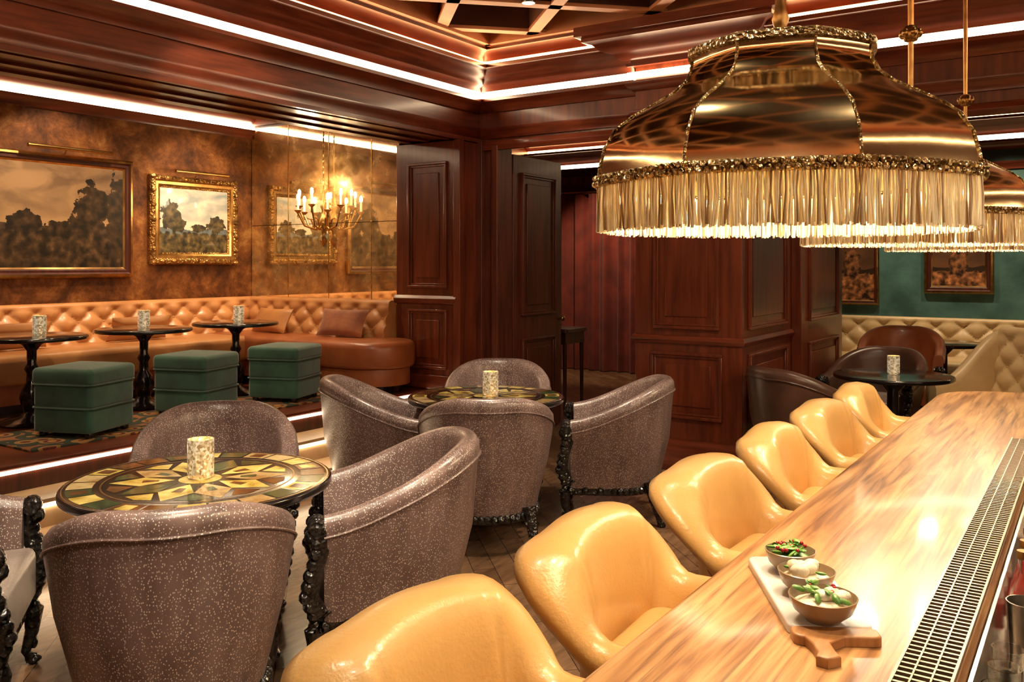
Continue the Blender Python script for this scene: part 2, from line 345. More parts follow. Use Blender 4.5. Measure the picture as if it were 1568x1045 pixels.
# ------------------------------------------------------------ ROOM SHELL
mb=MB(); mb.box(-4.25,2.2,-1.8,6.3,-.1,0,floor_m); mb.box(-7.1,3.0,6.3,11.2,-.1,0,floor_m); mb.build('floor')
mb=MB()
mb.box(-6.99,-4.75,.71,5.79,0,.43,wooddark); mb.slab([(-6.99,.71),(-4.73,.71),(-4.73,5.79),(-6.99,5.79)],.43,.45,.008,woodx)
mb.box(-4.75,-4.50,.71,5.79,0,.28,floor_stone); mb.box(-4.75,-4.48,.71,5.79,.28,.30,floor_stone)
mb.box(-4.50,-4.26,.71,5.79,0,.13,floor_stone); mb.box(-4.50,-4.24,.71,5.79,.13,.15,floor_stone)
for x,z in ((-4.749,.40),(-4.499,.255),(-4.259,.105)): mb.box(x,x+.012,2.2,5.75,z,z+.018,ledstep_m)
mb.build('platform_steps')
mb=MB(); mb.slab(rrect(-5.6,-4.95,2.6,5.05,.01,1),.4505,.462,.004,carpet); mb.build('patterned_rug')
mb=MB(); mb.box(-7.15,-7.0,.7,5.85,0,3.2,plaster); mb.build('wall_left')
mb=MB(); Ml=WM(-6.998,.7,0,1,1,0)
prof(mb,Ml,0,5.13,[(0,2.95),(.03,2.95),(.08,3.0),(.16,3.03),(.18,3.1),(0,3.1)],woodx)
prof(mb,Ml,0,5.13,[(0,2.74),(.02,2.74),(.03,2.77),(.06,2.79),(.08,2.82),(0,2.82)],woodx)
prof(mb,Ml,0,5.13,[(0,2.825),(.06,2.825),(.06,2.88),(0,2.88)],led_m)
prof(mb,Ml,0,5.13,[(0,2.885),(.08,2.885),(.12,2.93),(0,2.93)],woodx)
mb.box(-6.99,-5.08,5.80,5.83,2.86,3.1,woodx)
mb.build('trim_lounge_cornice')
mb=MB(); mb.box(-7.0,-5.07,5.85,6.0,0,3.2,wooddark); mb.build('wall_lounge_back')
mb=MB(); xs=[-6.995,-6.47,-5.93,-5.40,-5.075]
for i in range(4):
    for z0,z1 in ((1.0,1.877),(1.883,2.84)):
        mb.box(xs[i]+.003,xs[i+1]-.003,5.842,5.849,z0,z1,mirror)
for x in xs[1:4]: 
    mb.box(x-.0025,x+.0025,5.838,5.842,1.2,2.84,goldflat)
    mb.ell((x,5.840,1.88),(.012,.003,.012),goldflat)
mb.build('antique_mirror_panels')
mb=MB(); mb.box(-7.15,-4.4,.5,.7,0,3.2,plaster); mb.build('wall_lounge_near')
mb=MB(); mb.box(-5.07,-4.4,.7,2.14,.455,2.53,wood); panel(mb,WM(-4.4,-1.8,0,1,1,0),2.65,3.8,1.0,2.4); mb.build('wall_pilaster_near',bevel=.004)
mb=MB(); mb.box(-4.6,-4.4,-1.8,.5,0,2.53,wood); panel(mb,WM(-4.4,-1.8,0,1,1,0),.2,1.2,.9,2.4); panel(mb,WM(-4.4,-1.8,0,1,1,0),1.3,2.25,.9,2.4); mb.build('wall_main_left')
mb=MB()
mb.box(-5.07,-4.4,5.8,6.1,.0,2.53,wood)
Mj=WM(-5.07,5.8,1,0,0,-1)
panel(mb,Mj,.14,.56,1.30,2.36); panel(mb,Mj,.14,.56,.62,1.12)
prof(mb,Mj,0,.67,[(0,1.16),(.03,1.17),(.045,1.21),(.02,1.24),(0,1.24)],woodx)
prof(mb,Mj,0,.67,[(0,.455),(.03,.455),(.03,.55),(.015,.57),(0,.57)],woodx)
mb.box(-4.43,-4.36,5.77,5.83,.46,2.53,wood)
mb.build('wall_pilaster_far',bevel=.004)
mb=MB(); mb.box(-5.07,-4.4,-1.8,6.1,2.55,3.3,woodx)
for k,x in enumerate((-4.95,-4.75,-4.52)): mb.box(x,x+.05,.7,5.8,2.535,2.55,woodx)
prof(mb,WM(-4.4,0,0,1,1,0),-1.8,6.1,[(0,2.53),(.03,2.53),(.03,2.56),(0,2.57)],woodx)
mb.build('trim_lounge_header')
cornice('trim_cornice_left',WM(-4.4,-1.8,0,1,1,0),.01,7.9,0,1)
mb=MB()
mb.box(-4.4,-4.2,6.1,6.3,0,2.5,door_m); mb.box(-4.4,-2.91,6.1,6.3,2.5,3.3,wood)
MBk=WM(-4.4,6.1,1,0,0,-1)
prof(mb,MBk,0,1.49,[(0,2.46),(.03,2.46),(.04,2.50),(.02,2.54),(0,2.54)],woodx)
mb.box(-4.4,-4.34,6.05,6.1,0,2.55,door_m); mb.box(-4.25,-4.19,6.06,6.1,0,2.5,door_m)
mb.build('wall_back',bevel=.004)
cornice('trim_cornice_back',MBk,0,1.49,1,0)
mb=MB()
mb.box(-2.07,2.19,6.1,6.3,2.45,3.3,wood)
prof(mb,MBk,2.33,6.59,[(0,2.41),(.03,2.41),(.04,2.45),(.02,2.49),(0,2.49)],woodx)
mb.build('trim_bar_header',bevel=.004)
cornice('trim_cornice_bar',MBk,2.33,6.3,0,0)
mb=MB(); mb.box(-2.90,-2.08,6.02,8.55,0,3.3,wood)
Mf=WM(-2.90,6.02,1,0,0,-1); Ms=WM(-2.08,6.02,0,1,1,0); Mlft=WM(-2.90,6.02,0,1,-1,0)
panel(mb,Mf,.15,.66,1.03,2.45); panel(mb,Mf,.13,.68,.38,.86)
panel(mb,Ms,.12,1.02,1.03,2.45); panel(mb,Ms,.12,1.02,.38,.86)
mb.box(-2.08,-2.0,7.2,8.55,0,3.0,wood)
M2=WM(-2.0,7.2,0,1,1,0); panel(mb,M2,.2,1.15,1.03,2.45); panel(mb,M2,.2,1.15,.38,.86)
for MM,L,m1 in ((Mf,.82,-1),(Ms,1.18,0)):
    prof(mb,MM,0,L,[(0,0),(.045,0),(.045,.17),(.03,.20),(.02,.22),(0,.23)],woodx,-1,m1)
    prof(mb,MM,0,L,[(0,.92),(.015,.92),(.03,.95),(.015,.98),(0,.98)],woodx,-1,m1)
prof(mb,M2,0,1.35,[(0,0),(.045,0),(.045,.17),(.02,.22),(0,.23)],woodx)
mb.build('wood_column',bevel=.004)
mb=MB()
CP=[(0.001,2.98),(.05,2.98),(.06,3.02),(.10,3.035),(.13,3.07),(.20,3.09),(.24,3.13),(.30,3.145),(.30,3.17),(.34,3.18),(.34,3.25),(0.001,3.25)]
CP2=[(0.001,2.60),(.02,2.60),(.035,2.62),(.035,2.65),(0.001,2.66)]
CP3=[(0.001,2.80),(.02,2.80),(.06,2.84),(.06,2.87),(0.001,2.87)]
CPL=[(0.001,2.895),(.045,2.895),(.045,2.935),(0.001,2.935)]
for P_,mt in ((CP,woodx),(CP2,woodx),(CP3,woodx),(CPL,led_m)):
    prof(mb,Mf,0,.82,P_,mt,-1,-1); prof(mb,Ms,0,.07,P_,mt,-1,0); prof(mb,Mlft,0,.02,P_,mt,-1,0)
mb.build('trim_column_capital')
mb=MB(); mb.box(-4.26,-4.2,6.32,7.13,0.01,2.45,door_m); Md=WM(-4.2,6.32,0,1,1,0)
panel(mb,Md,.12,.69,1.05,2.3,door_m); panel(mb,Md,.12,.69,.25,.85,door_m)
mb.lathe([(.012,0),(.012,.05),(.025,.055),(.025,.07),(.01,.08)],12,goldflat,T(-4.2,7.06,1.0,0,0,pi/2)); mb.build('door_1',bevel=.004)
mb=MB(); mb.box(-7.1,-3.4,11.2,11.35,0,3.3,wood); mb.box(-3.4,3.0,11.2,11.35,0,3.3,teal); mb.build('wall_far')
cornice('trim_cornice_far',WM(-7.1,11.2,1,0,0,-1),.01,10.09)
mb=MB(); mb.box(-7.25,-7.1,6.0,11.35,0,3.3,wood); mb.build('wall_hall_left')
mb=MB(); mb.box(3.0,3.15,6.0,11.35,0,3.3,wood); mb.build('wall_far_right')
mb=MB(); mb.box(-7.1,-5.07,6.0,6.1,0,3.3,wood); mb.box(-5.07,-4.4,6.1,6.3,0,3.3,wood); mb.build('wall_hall_front')
mb=MB(); mb.box(2.2,2.35,-1.8,6.3,0,3.6,wood); mb.box(2.2,3.0,6.15,6.3,0,3.3,wood); mb.build('wall_right')
cornice('trim_cornice_right',WM(2.2,6.1,0,-1,-1,0),.3,7.9)
mb=MB(); mb.box(-4.6,2.35,-1.95,-1.8,0,3.6,wood); Mn=WM(-4.4,-1.8,1,0,0,1)
for k in range(4): panel(mb,Mn,.3+k*1.5,1.5+k*1.5,1.0,2.4)
mb.build('wall_behind')
cornice('trim_cornice_behind',Mn,.3,6.3)
mb=MB()
mb.box(1.75,2.19,-1,5.0,.0,.92,wood); mb.box(1.72,2.19,-1,5.0,.92,.95,black)
for z in (1.25,1.60,1.95,2.30): mb.box(1.88,2.19,-1,5.0,z,z+.03,wood); mb.box(2.17,2.185,-1,5.0,z-.03,z-.002,led_m)
for y in (-1,.45,1.95,3.45,4.95): mb.box(1.86,2.19,y,y+.05,.95,2.36,wood)
bbs=mb.build('added_fill_shelving')  # unseen lit shelves, added for brass reflections and fill light
mb=MB(); rnd=random.Random(5)
bcol=[M_('bottle_amber',(.35,.13,.02),rough=.1,coat=.5),M_('bottle_green',(.03,.10,.04),rough=.1,coat=.5),M_('bottle_clear',(.5,.48,.42),rough=.1,coat=.5)]
for z in (.95,1.28,1.63,1.98):
    y=-.9
    while y<4.85:
        if min(abs(y-q) for q in (-.98,.475,1.975,3.475,4.975))>.08:
            mb.lathe([(.036,0),(.038,.01),(.038,.15),(.014,.20),(.013,.25),(.016,.26)],10,rnd.choice(bcol),T(2.02,y,z))
        y+=.105
mb.build('bottles',parent=bbs)
mb=MB(); mb.box(-4.6,2.35,-1.95,6.3,3.55,3.65,ceil_dark); mb.box(-7.15,-5.08,.5,6.1,3.2,3.3,ceil_dark); mb.box(-7.25,3.15,6.31,11.35,3.31,3.4,ceil_dark)
mb.box(-4.62,-4.4,-1.95,6.3,3.31,3.55,woodx); mb.box(-4.4,2.35,6.1,6.3,3.31,3.55,woodx)
mb.build('ceiling')
mb=MB(); X0,X1,Y0,Y1=-4.10,1.9,-1.5,5.80
for sgn in (1,-1):
    for k in range(-14,20):
        c=k*1.0+ (.35 if sgn>0 else .1); pts=[]
        for x in (X0,X1):
            y=sgn*x+c
            if Y0<=y<=Y1: pts.append((x,y))
        for y in (Y0,Y1):
            x=(y-c)/sgn
            if X0<x<X1: pts.append((x,y))
        if len(pts)>=2:
            a=Vector(pts[0]);b_=Vector(pts[1]); L=(b_-a).length
            if L<.15: continue
            an=atan2(b_.y-a.y,b_.x-a.x); MM=T(a.x,a.y,0,an)
            mb.box(0,L,-.035,.035,3.30,3.549,ceil_dark,MM); mb.box(0,L,-.045,.045,3.275,3.30,lattice_m,MM)
mb.box(X0-.02,X1+.02,Y0-.06,Y0+.04,3.26,3.549,lattice_m); mb.box(X0-.02,X1+.02,Y1-.04,Y1+.06,3.26,3.549,lattice_m)
mb.box(X0-.06,X0+.04,Y0,Y1,3.26,3.549,lattice_m); mb.box(X1-.04,X1+.06,Y0,Y1,3.26,3.549,lattice_m)
mb.build('ceiling_lattice')
mb=MB(); secs=[]
for i in range(200):
    u=i/199; x=-6.8+3.3*u; y=11.0+.05*sin(u*95)+.03*sin(u*37)+.02*sin(u*210)
    secs.append([(x,y,.01),(x,y+.01,2.5)])
mb.loft(secs,curtain_m,smooth=True,caps=False,closed=False)
mb.tube([(-6.85,11.03,2.52),(-3.45,11.03,2.52)],.02,10,goldflat); mb.build('velvet_curtain')
mb=MB(); mb.slab(rrect(-4.95,-4.50,7.75,8.2,.04),.80,.84,.01,wooddark)
mb.box(-4.92,-4.53,7.78,8.17,.68,.80,wooddark)
for x in (-4.90,-4.55):
    for y in (7.80,8.15): mb.tube([(x,y,.70),(x,y,0)],[.024,.016],8,wooddark)
mb.build('console_table')

# ------------------------------------------------------------ SOFAS
def tufted(mb,M,L,z0,z1,mat,s=.11,t=.095,dep=.045,lean=.10):
    nu=int(L/.018); nv=26; secs=[]
    for i in range(nu+1):
        u=L*i/nu; col=[]
        for j in range(nv+1):
            q=j/nv; z=z0+(z1-z0)*q
            a=(u/s+(z-z0)/t); b_=(u/s-(z-z0)/t)
            h=(abs(sin(pi*a/2))*abs(sin(pi*b_/2)))**.5
            fade=min(1,(1-q)/.12)
            col.append((u,.16+.02-lean*q+dep*(h*fade+(1-fade)*.8),z))
        nt_=col[-1][1]
        for k in range(1,6):
            g=pi*k/5; col.append((u,nt_-.045*(1-cos(g)),z1+.03*sin(g)))
        col.append((u,0,z1-.02)); col.append((u,0,z0)); secs.append(col)
    mb.loft(secs,mat,M,smooth=True)
    for i in range(0,int(L/s)+1):
        for j in range(0,int((z1-z0)/t)+1):
            if (i+j)%2==0 and 0<j and j*t<(z1-z0)*.88:
                q=j*t/(z1-z0); mb.ell((i*s,.16+.022-lean*q,z0+j*t),(.012,.008,.012),mat,M,8,5)
mb=MB()
tufted(mb,WM(-6.985,2.0,0,1,1,0),3.82,.84,1.16,leather_o)
tufted(mb,WM(-6.9,5.828,1,0,0,-1),1.82,.84,1.16,leather_o)
out=rrect(-6.92,-6.22,1.7,5.79,.10)
mb.slab(out,.66,.87,.05,leather_o,rb=.03)
out=[(-6.9,5.78),(-6.9,5.12),(-5.0,5.12)]+[(-5.0+.33*sin(radians(a)),5.45-.33*cos(radians(a))) for a in range(10,180,10)]+[(-5.0,5.78)]
mb.slab(out,.66,.873,.05,leather_r,rb=.03)
out2=[(-6.85,5.7),(-6.85,5.16),(-5.0,5.16)]+[(-5.0+.29*sin(radians(a)),5.45-.29*cos(radians(a))) for a in range(10,180,10)]+[(-5.0,5.70)]
mb.slab(out2,.52,.66,.01,leather_r)
mb.box(-6.9,-6.27,1.75,5.78,.52,.66,leather_r); mb.box(-6.9,-6.34,1.8,5.78,.451,.52,black)
out3=[(-6.8,5.7),(-6.8,5.22),(-5.0,5.22)]+[(-5.0+.22*sin(radians(a)),5.45-.22*cos(radians(a))) for a in range(10,180,10)]+[(-5.0,5.67)]
mb.slab(out3,.451,.52,.005,black)
mb.build('tufted_banquette')
mb=MB(); out=rrect(-6.20,-5.42,1.9,2.55,.3,8); mb.slab(out,.64,.86,.06,leather_r,rb=.03); mb.slab(rrect(-6.16,-5.46,1.94,2.51,.28,8),.5,.64,.01,leather_r); mb.slab(rrect(-6.1,-5.52,2.0,2.45,.22,8),.4515,.5,.005,black); mb.build('leather_bench_end')
def cushion(name,loc,rot,w,h,mat,lean=.25):
    m=MB(); N=12
    for side in (1,-1):
        vs=[];fs=[]
        for i in range(N+1):
            for j in range(N+1):
                a=i/N*2-1;c=j/N*2-1
                th=.055*((1-a**4)*(1-c**4))**.5
                vs.append((a*w/2*(1-.07*(1-c*c)),side*th,h/2+c*h/2*(1-.07*(1-a*a))))
        for i in range(N):
            for j in range(N):
                k=i*(N+1)+j; f=(k,k+1,k+N+2,k+N+1); fs.append(f if side>0 else f[::-1])
        m.add(vs,fs,mat,True,T(0,0,0,0,lean))
    return m.build(name,loc,rot)
cushion('throw_cushion',(-6.64,3.35,.875),pi/2,.5,.22,leather_o,.45)
cushion('throw_cushion',(-6.64,4.35,.875),pi/2,.55,.22,leather_o,.45)
cushion('throw_cushion',(-6.35,5.48,.878),-.1,.5,.24,leather_o,-.45)
cushion('throw_cushion',(-5.45,5.48,.878),0.1,.50,.26,velvet_o,-.45)
mb=MB(); tufted(mb,WM(-3.1,11.18,1,0,0,-1),5.6,.42,.86,leather_c,s=.14,t=.12,dep=.05)
mb.slab(rrect(-3.1,2.5,10.35,11.15,.08),.22,.46,.05,leather_c,rb=.02); mb.box(-3.05,2.45,10.42,11.1,0.0,.22,wooddark); mb.build('tufted_sofa')

# ------------------------------------------------------------ ottomans
def ottoman():
    m=MB(); a=.205
    m.slab(rrect(-a,a,-a,a,.035),.03,.175,.018,velvet_g,rb=.012)
    m.slab(rrect(-a,a,-a,a,.035),.178,.315,.018,velvet_g,rb=.018)
    m.slab(rrect(-a-.007,a+.007,-a-.007,a+.007,.035),.318,.415,.03,velvet_g,rb=.02,puff=.015)
    for z in (.177,.317): m.tube([(*p,z) for p in rrect(-a-.004,a+.004,-a-.004,a+.004,.035)]+[(a+.004,a-.03,z)],.006,6,velvet_g)
    for sx in (-1,1):
        for sy in (-1,1): m.lathe([(.022,0),(.026,.015),(.022,.031)],10,black,T(sx*.16,sy*.16,0))
    return m
o=ottoman().build('green_ottoman',(-5.22,3.07,.463),.35)
instance(o,'green_ottoman',(-5.27,3.92,.463),.30); instance(o,'green_ottoman',(-5.24,4.70,.463),.33)

def ltable():
    m=MB(); m.slab(circ(.34),.552,.58,.012,black,rb=.01)
    m.lathe([(.19,0),(.20,.012),(.17,.03),(.07,.05),(.045,.08),(.06,.12),(.075,.17),(.06,.23),(.035,.27),(.03,.33),(.045,.36),(.03,.40),(.03,.48),(.06,.52),(.12,.551)],20,black)
    return m
lt=None
for y in (3.08,3.90,4.73):
    if lt is None: lt=ltable().build('cocktail_table',(-5.86,y,.4505))
    else: instance(lt,'cocktail_table',(-5.86,y,.4505),0)
def votive_b(r,h):
    m=MB(); m.openlathe([(r*.6,0.0),(r*.95,.004),(r,.015),(r,h),(r*.93,h),(r*.93,.012),(0.001,.012)],28,votive)
    m.lathe([(r*.75,.012),(r*.75,h*.55),(r*.7,h*.56)],16,candle_m); m.ell((0,0,h*.68),(.007,.007,.016),flame_m,None,8,6)
    return m
vt=votive_b(.048,.145).build('candle_votive',(-2.80,2.10,.702))
instance(vt,'candle_votive',(-3.09,4.40,.702),0)
vs_=votive_b(.042,.13).build('candle_votive',(-5.84,3.12,1.031))
for y in (3.9,4.76): instance(vs_,'candle_votive',(-5.86,y,1.031),.5)

# ------------------------------------------------------------ pattern tables
def sector(m,r0,r1,a0,a1,z,mat,n=6):
    vs=[];fs=[]
    for i in range(n+1):
        a=a0+(a1-a0)*i/n
        vs+= [(r0*cos(a),r0*sin(a),z),(r1*cos(a),r1*sin(a),z)]
    for i in range(n): fs.append((2*i,2*i+1,2*i+3,2*i+2))
    m.add(vs,fs,mat)
def ptable(R):
    m=MB(); m.slab(circ(R,72),.668,.70,.010,black,rb=.012); z=.7006
    seq=[inl_gold,inl_brown,inl_cream,inl_green,inl_gold,inl_green,inl_brown,inl_cream]
    n=24
    for i in range(n):
        a=2*pi*i/n; w_=2*pi/n
        sector(m,R*.76,R*.94,a+.015,a+w_*.97,z,seq[(i*3)%8])
        if i%3==0: sector(m,R*.79,R*.91,a+w_*.25,a+w_*.75,z+.0004,inl_brown if seq[(i*3)%8]!=inl_brown else inl_gold,3)
    sector(m,R*.962,R*.972,0,2*pi,z,goldflat,72); sector(m,R*.70,R*.712,0,2*pi,z,goldflat,72)
    n=10
    for i in range(n):
        a=2*pi*i/n; k=2*pi/n
        m.add([(R*.18*cos(a),R*.18*sin(a),z),(R*.44*cos(a+k/2),R*.44*sin(a+k/2),z),(R*.66*cos(a),R*.66*sin(a),z),(R*.44*cos(a-k/2),R*.44*sin(a-k/2),z)],[(0,3,2,1)],(inl_gold,inl_cream,inl_gold,inl_green)[i%4])
        m.add([(R*.48*cos(a+k/2),R*.48*sin(a+k/2),z),(R*.64*cos(a+k*.2),R*.64*sin(a+k*.2),z),(R*.67*cos(a+k/2),R*.67*sin(a+k/2),z),(R*.64*cos(a+k*.8),R*.64*sin(a+k*.8),z)],[(0,1,2,3)],(inl_brown,inl_gold,inl_green)[i%3])
        sector(m,R*.30,R*.42,a-.09,a+.09,z+.0004,(inl_brown,inl_green)[i%2],2)
    sector(m,.001,R*.16,0,2*pi,z,inl_gold,36)
    m.lathe([(.28,0),(.29,.015),(.27,.035),(.10,.06),(.055,.10),(.05,.16),(.075,.22),(.085,.28),(.06,.36),(.042,.40),(.042,.54),(.07,.60),(.16,.64),(.22,.668)],28,black)
    return m
ptable(.48).build('inlaid_round_table',(-2.79,2.09,0),.2)
ptable(.475).build('inlaid_round_table',(-3.11,4.38,0),.5)

# ------------------------------------------------------------ barrel chair
def smooth(t): t=max(0,min(1,t)); return t*t*(3-2*t)
def barrel(fab,seatm,dark,htop=.82):
    m=MB(); W=.335; B=.33; F=.25
    path=[]; Na=26
    for i in range(-Na,Na+1):
        ph=i/Na*pi/2; x=W*sin(ph); y=-B*cos(ph)
        nx,ny=sin(ph)/W,-cos(ph)/B; l=sqrt(nx*nx+ny*ny); path.append((x,y,nx/l,ny/l,abs(ph)*.333))
    ext=[(W,F*k/6,1,0,pi/2*.333+F*k/6) for k in range(1,7)]
    path=[(-p[0],p[1],-1,0,p[4]) for p in reversed(ext)]+path+ext
    smax=pi/2*.333+F; secs=[]; top=[]; low=[]
    for x,y,nx,ny,s in path:
        q=s/smax; zt=htop-.215*smooth((q-.15)/.92)
        pr=[(-.065,.215),(-.03,.36),(0,.48),(.020,zt-.10),(.028,zt-.045),(.026,zt-.015),(.012,zt+.003),(-.015,zt+.007),(-.042,zt-.005),(-.055,zt-.035),(-.062,zt-.09),(-.072,.50),(-.082,.40),(-.085,.30),(-.075,.215)]
        secs.append([(x+nx*n,y+ny*n,z) for n,z in pr]); top.append((x+nx*.030,y+ny*.030,zt-.062)); low.append((x-nx*.062,y-ny*.062,.222))
    m.loft(secs,fab,smooth=True)
    m.tube(top,.0045,6,fab)
    def inset(d): 
        return [(x-nx*d,y-ny*d) for x,y,nx,ny,s in path]
    so=inset(.088); so[-1]=(so[-1][0],.30); so[0]=(so[0][0],.30)
    m.slab(so,.27,.455,.045,seatm,rb=.01,puff=.02)
    do=inset(.075)
    m.slab(do,.17,.27,.012,dark,rb=.012)
    for i,p in enumerate(low):
        if i%2==0: m.ell((p[0],p[1],.20),(.022,.022,.024),dark,None,7,5)
    for k in range(-6,7): m.ell((k*.042,.262,.225+.012*(k%2)),(.026,.02,.028),dark,None,7,5)
    m.box(-.26,.26,.235,.27,.19,.27,dark)
    for sx in (-1,1):
        P=[(sx*.275,.255,.27),(sx*.295,.285,.20),(sx*.29,.28,.12),(sx*.275,.262,.05),(sx*.285,.28,0.02)]
        m.tube(P,[.036,.036,.024,.017,.024],8,dark)
        m.ell((sx*.287,.285,.017),(.027,.03,.017),dark,None,8,5)
        for k in range(5): m.ell((sx*(.285+.006*(k%2)),.288,.26-.045*k),(.026-.003*k,.022-.002*k,.026),dark,None,7,5)
        P=[(sx*.215,-.20,.25),(sx*.23,-.225,.15),(sx*.24,-.25,.06),(sx*.25,-.27,0)]
        m.tube(P,[.036,.030,.020,.022],8,dark)
        for k in range(4): m.ell((sx*(.222+.006*k),-.215-.012*k,.21-.045*k),(.032-.003*k,.032-.003*k,.024),dark,None,7,5)
        Q=[(sx*.292,.272,.26),(sx*.305,.30,.33),(sx*.325,.285,.41),(sx*.335,.262,.49),(sx*.335,.262,.56),(sx*.333,.275,.60)]
        m.tube(Q,[.036,.034,.028,.030,.036,.034],9,dark)
        for i in range(len(Q)-1):
            a=Vector(Q[i]);b_=Vector(Q[i+1])
            for t in (0,.5):
                p=a.lerp(b_,t); m.ell((p.x+sx*.012,p.y+.016,p.z),(.030,.024,.026),dark,None,7,5)
        m.ell((sx*.330,.275,.585),(.046,.036,.038),dark,None,10,7)
        m.tube([(sx*.285,.275,.582),(sx*.372,.275,.582)],.026,10,dark)
        m.ell((sx*.330,.29,.545),(.040,.03,.03),dark,None,9,6)
    return m
c0=barrel(shag,shag_l,blackwood).build('barrel_armchair',(-2.38,1.69,0),radians(51))
for (x,y,th) in ((-2.33,2.62,136),(-3.38,2.62,228),(-3.28,1.36,-37),(-2.74,3.86,37),(-2.43,4.75,118),(-3.60,3.97,-50),(-3.42,4.95,210)):
    instance(c0,'barrel_armchair',(x,y,0),radians(th))

# ------------------------------------------------------------ yellow bar chairs (rounded tub, high rolled back, low sweeping arms)
def barchair():
    m=MB(); pl=[]; hw=.262; bk=-.235; r=.115; F=.27; n=14
    for k in range(17): x=-(hw-r)+ (hw-r)*2*k/16; pl.append((x,bk-.018*(1-(x/(hw-r))**2),0,-1,abs(x)))
    cor=[]
    for k in range(1,n+1):
        a=radians(90*k/n); cor.append(((hw-r)+r*sin(a),bk+r-r*cos(a),sin(a),-cos(a),(hw-r)+r*a))
    s0=(hw-r)+r*pi/2; arm=[(hw,bk+r+(F-bk-r)*k/18,1,0,s0+(F-bk-r)*k/18) for k in range(1,19)]
    right=cor+arm; left=[(-p[0],p[1],-p[2],p[3],p[4]) for p in reversed(right)]
    secs=[];pip=[]
    for x,y,nx,ny,s in left+pl+right:
        q=smooth((s-.215)/.17); e=min(1,s/.26); g=1-q
        zt=.868-.040*e**2.4-.155*q
        ear=math.exp(-((s-.215)/.075)**2)
        fl=.034*g+.030*ear
        pr=[(-.060,.44),(-.055,.50),(-.046-.006*g,.57),(-.036-.012*g,zt-.145),(-.026-.006*g,zt-.110),(-.004+fl*.7,zt-.090),(.022+fl,zt-.072),(.036+fl,zt-.046),(.034+fl,zt-.020),(.018+fl*.9,zt-.003),(-.008+fl*.5,zt+.004),(-.034,zt-.002),(-.052,zt-.018),(-.062-.002*g,zt-.045),(-.070-.006*g,zt-.085),(-.092*g-.074*q,max(.605,zt-.16)),(-.105*g-.078*q,.57)]
        secs.append([(x+nx*a,y+ny*a,z) for a,z in pr]); pip.append((x+nx*(-.030-.01*g),y+ny*(-.030-.01*g),zt-.122))
    m.loft(secs,leather_y,smooth=True)
    m.tube(pip,.0035,6,piping_y)
    for sx in (-1,1):
        m.ell((sx*(hw-.010),F,.655),(.050,.026,.052),leather_y,None,14,10)
    m.slab(rrect(-.188,.188,-.15,.28,.06),.49,.615,.04,leather_y,rb=.02,puff=.026)
    m.tube([(*p,.583) for p in rrect(-.188,.188,-.15,.28,.06)]+[(.188,.22,.583)],.0035,6,piping_y)
    m.slab(rrect(-.205,.205,-.19,.25,.09),.435,.50,.01,leather_y,rb=.01)
    for sx in (-1,1):
        for sy in (-1,1):
            m.tube([(sx*.17,sy*.16+.02,.44),(sx*.22,sy*.205+.01,0)],[.022,.012],8,stool_leg)
    for sx in (-1,1): m.tube([(sx*.205,-.185,.15),(sx*.205,.205,.15)],.009,8,goldflat)
    for y in (-.18,.20): m.tube([(-.205,y,.15),(.205,y,.15)],.009,8,goldflat)
    return m
y0=None
for i,y in enumerate((1.27,1.96,2.71,3.45,4.18,4.89)):
    if y0 is None: y0=barchair().build('leather_bar_chair',(-.83,y,0),radians(-90))
    else: instance(y0,'leather_bar_chair',(-.83,y,0),radians(-90+(3 if i%2 else -2)))

# ------------------------------------------------------------ bar
mb=MB()
out=[(-.165,-1.0),(-.165,4.75)]+[(-.33-.30*sin(radians(a)),4.45+.30*cos(radians(a))) for a in range(0,91,9)]+[(-.63,-1.0)]
mb.slab(out,.835,.90,.020,bar_m,rb=.015,steps=6)
mb.box(-.38,-.175,-1.0,4.55,0,.835,wood)
Mb=WM(-.38,4.5,0,-1,-1,0)
for k in range(7): panel(mb,Mb,.05+k*.76,.73+k*.76,.12,.74)
mb.build('bar_counter')
mb=MB(); mb.box(-.164,.5,4.36,4.75,.835,.90,bar_m); mb.box(-.164,.5,4.40,4.6,0,.835,wood); mb.build('bar_counter_return')
mb=MB(); mb.box(-.25,-.172,-.6,3.45,.9005,.9025,matdark)
for x0,x1 in ((-.25,-.246),(-.176,-.172),(-.226,-.2235),(-.2005,-.198)): mb.box(x0,x1,-.6,3.45,.9025,.909,matmetal)
y=-.6
while y<3.45:
    mb.box(-.247,-.175,y,y+.005,.9025,.908,matmetal); y+=.0175
mb.build('bar_drain_mat')
mb=MB(); mb.box(-.163,.42,-1,4.35,0,.72,wooddark); mb.box(-.163,.42,-1,4.35,.72,.74,steel); mb.box(-.163,-.157,-1,4.35,.74,.88,steel)
for a,b_ in ((1.75,2.6),):
    mb.box(-.15,.3,a,a+.01,.74,.80,steel); mb.box(-.15,.3,b_,b_+.01,.74,.80,steel); mb.box(.29,.30,a,b_,.74,.80,steel)
mb.build('steel_bar_station')
def tumbler(r,h):
    m=MB(); m.openlathe([(0.001,0),(r*.8,0),(r*.85,.004),(r,h),(r*.93,h),(r*.78,.012),(0.001,.012)],20,glass); return m
tg=tumbler(.026,.12).build('glass_tumbler',(-.126,1.38,.7405))
for p in ((-.126,1.45),(-.126,1.52),(-.126,1.60),(-.126,1.68),(-.06,1.42),(-.06,1.5)): instance(tg,'glass_tumbler',(p[0],p[1],.7405),0)
mb=MB(); mb.lathe([(.024,0),(.026,.01),(.026,.10),(.02,.13),(.010,.15),(.010,.175)],18,glass); mb.lathe([(.0265,.03),(.0268,.031),(.0268,.08),(.0265,.081)],18,label_m); mb.lathe([(.012,.175),(.012,.19)],12,goldflat)
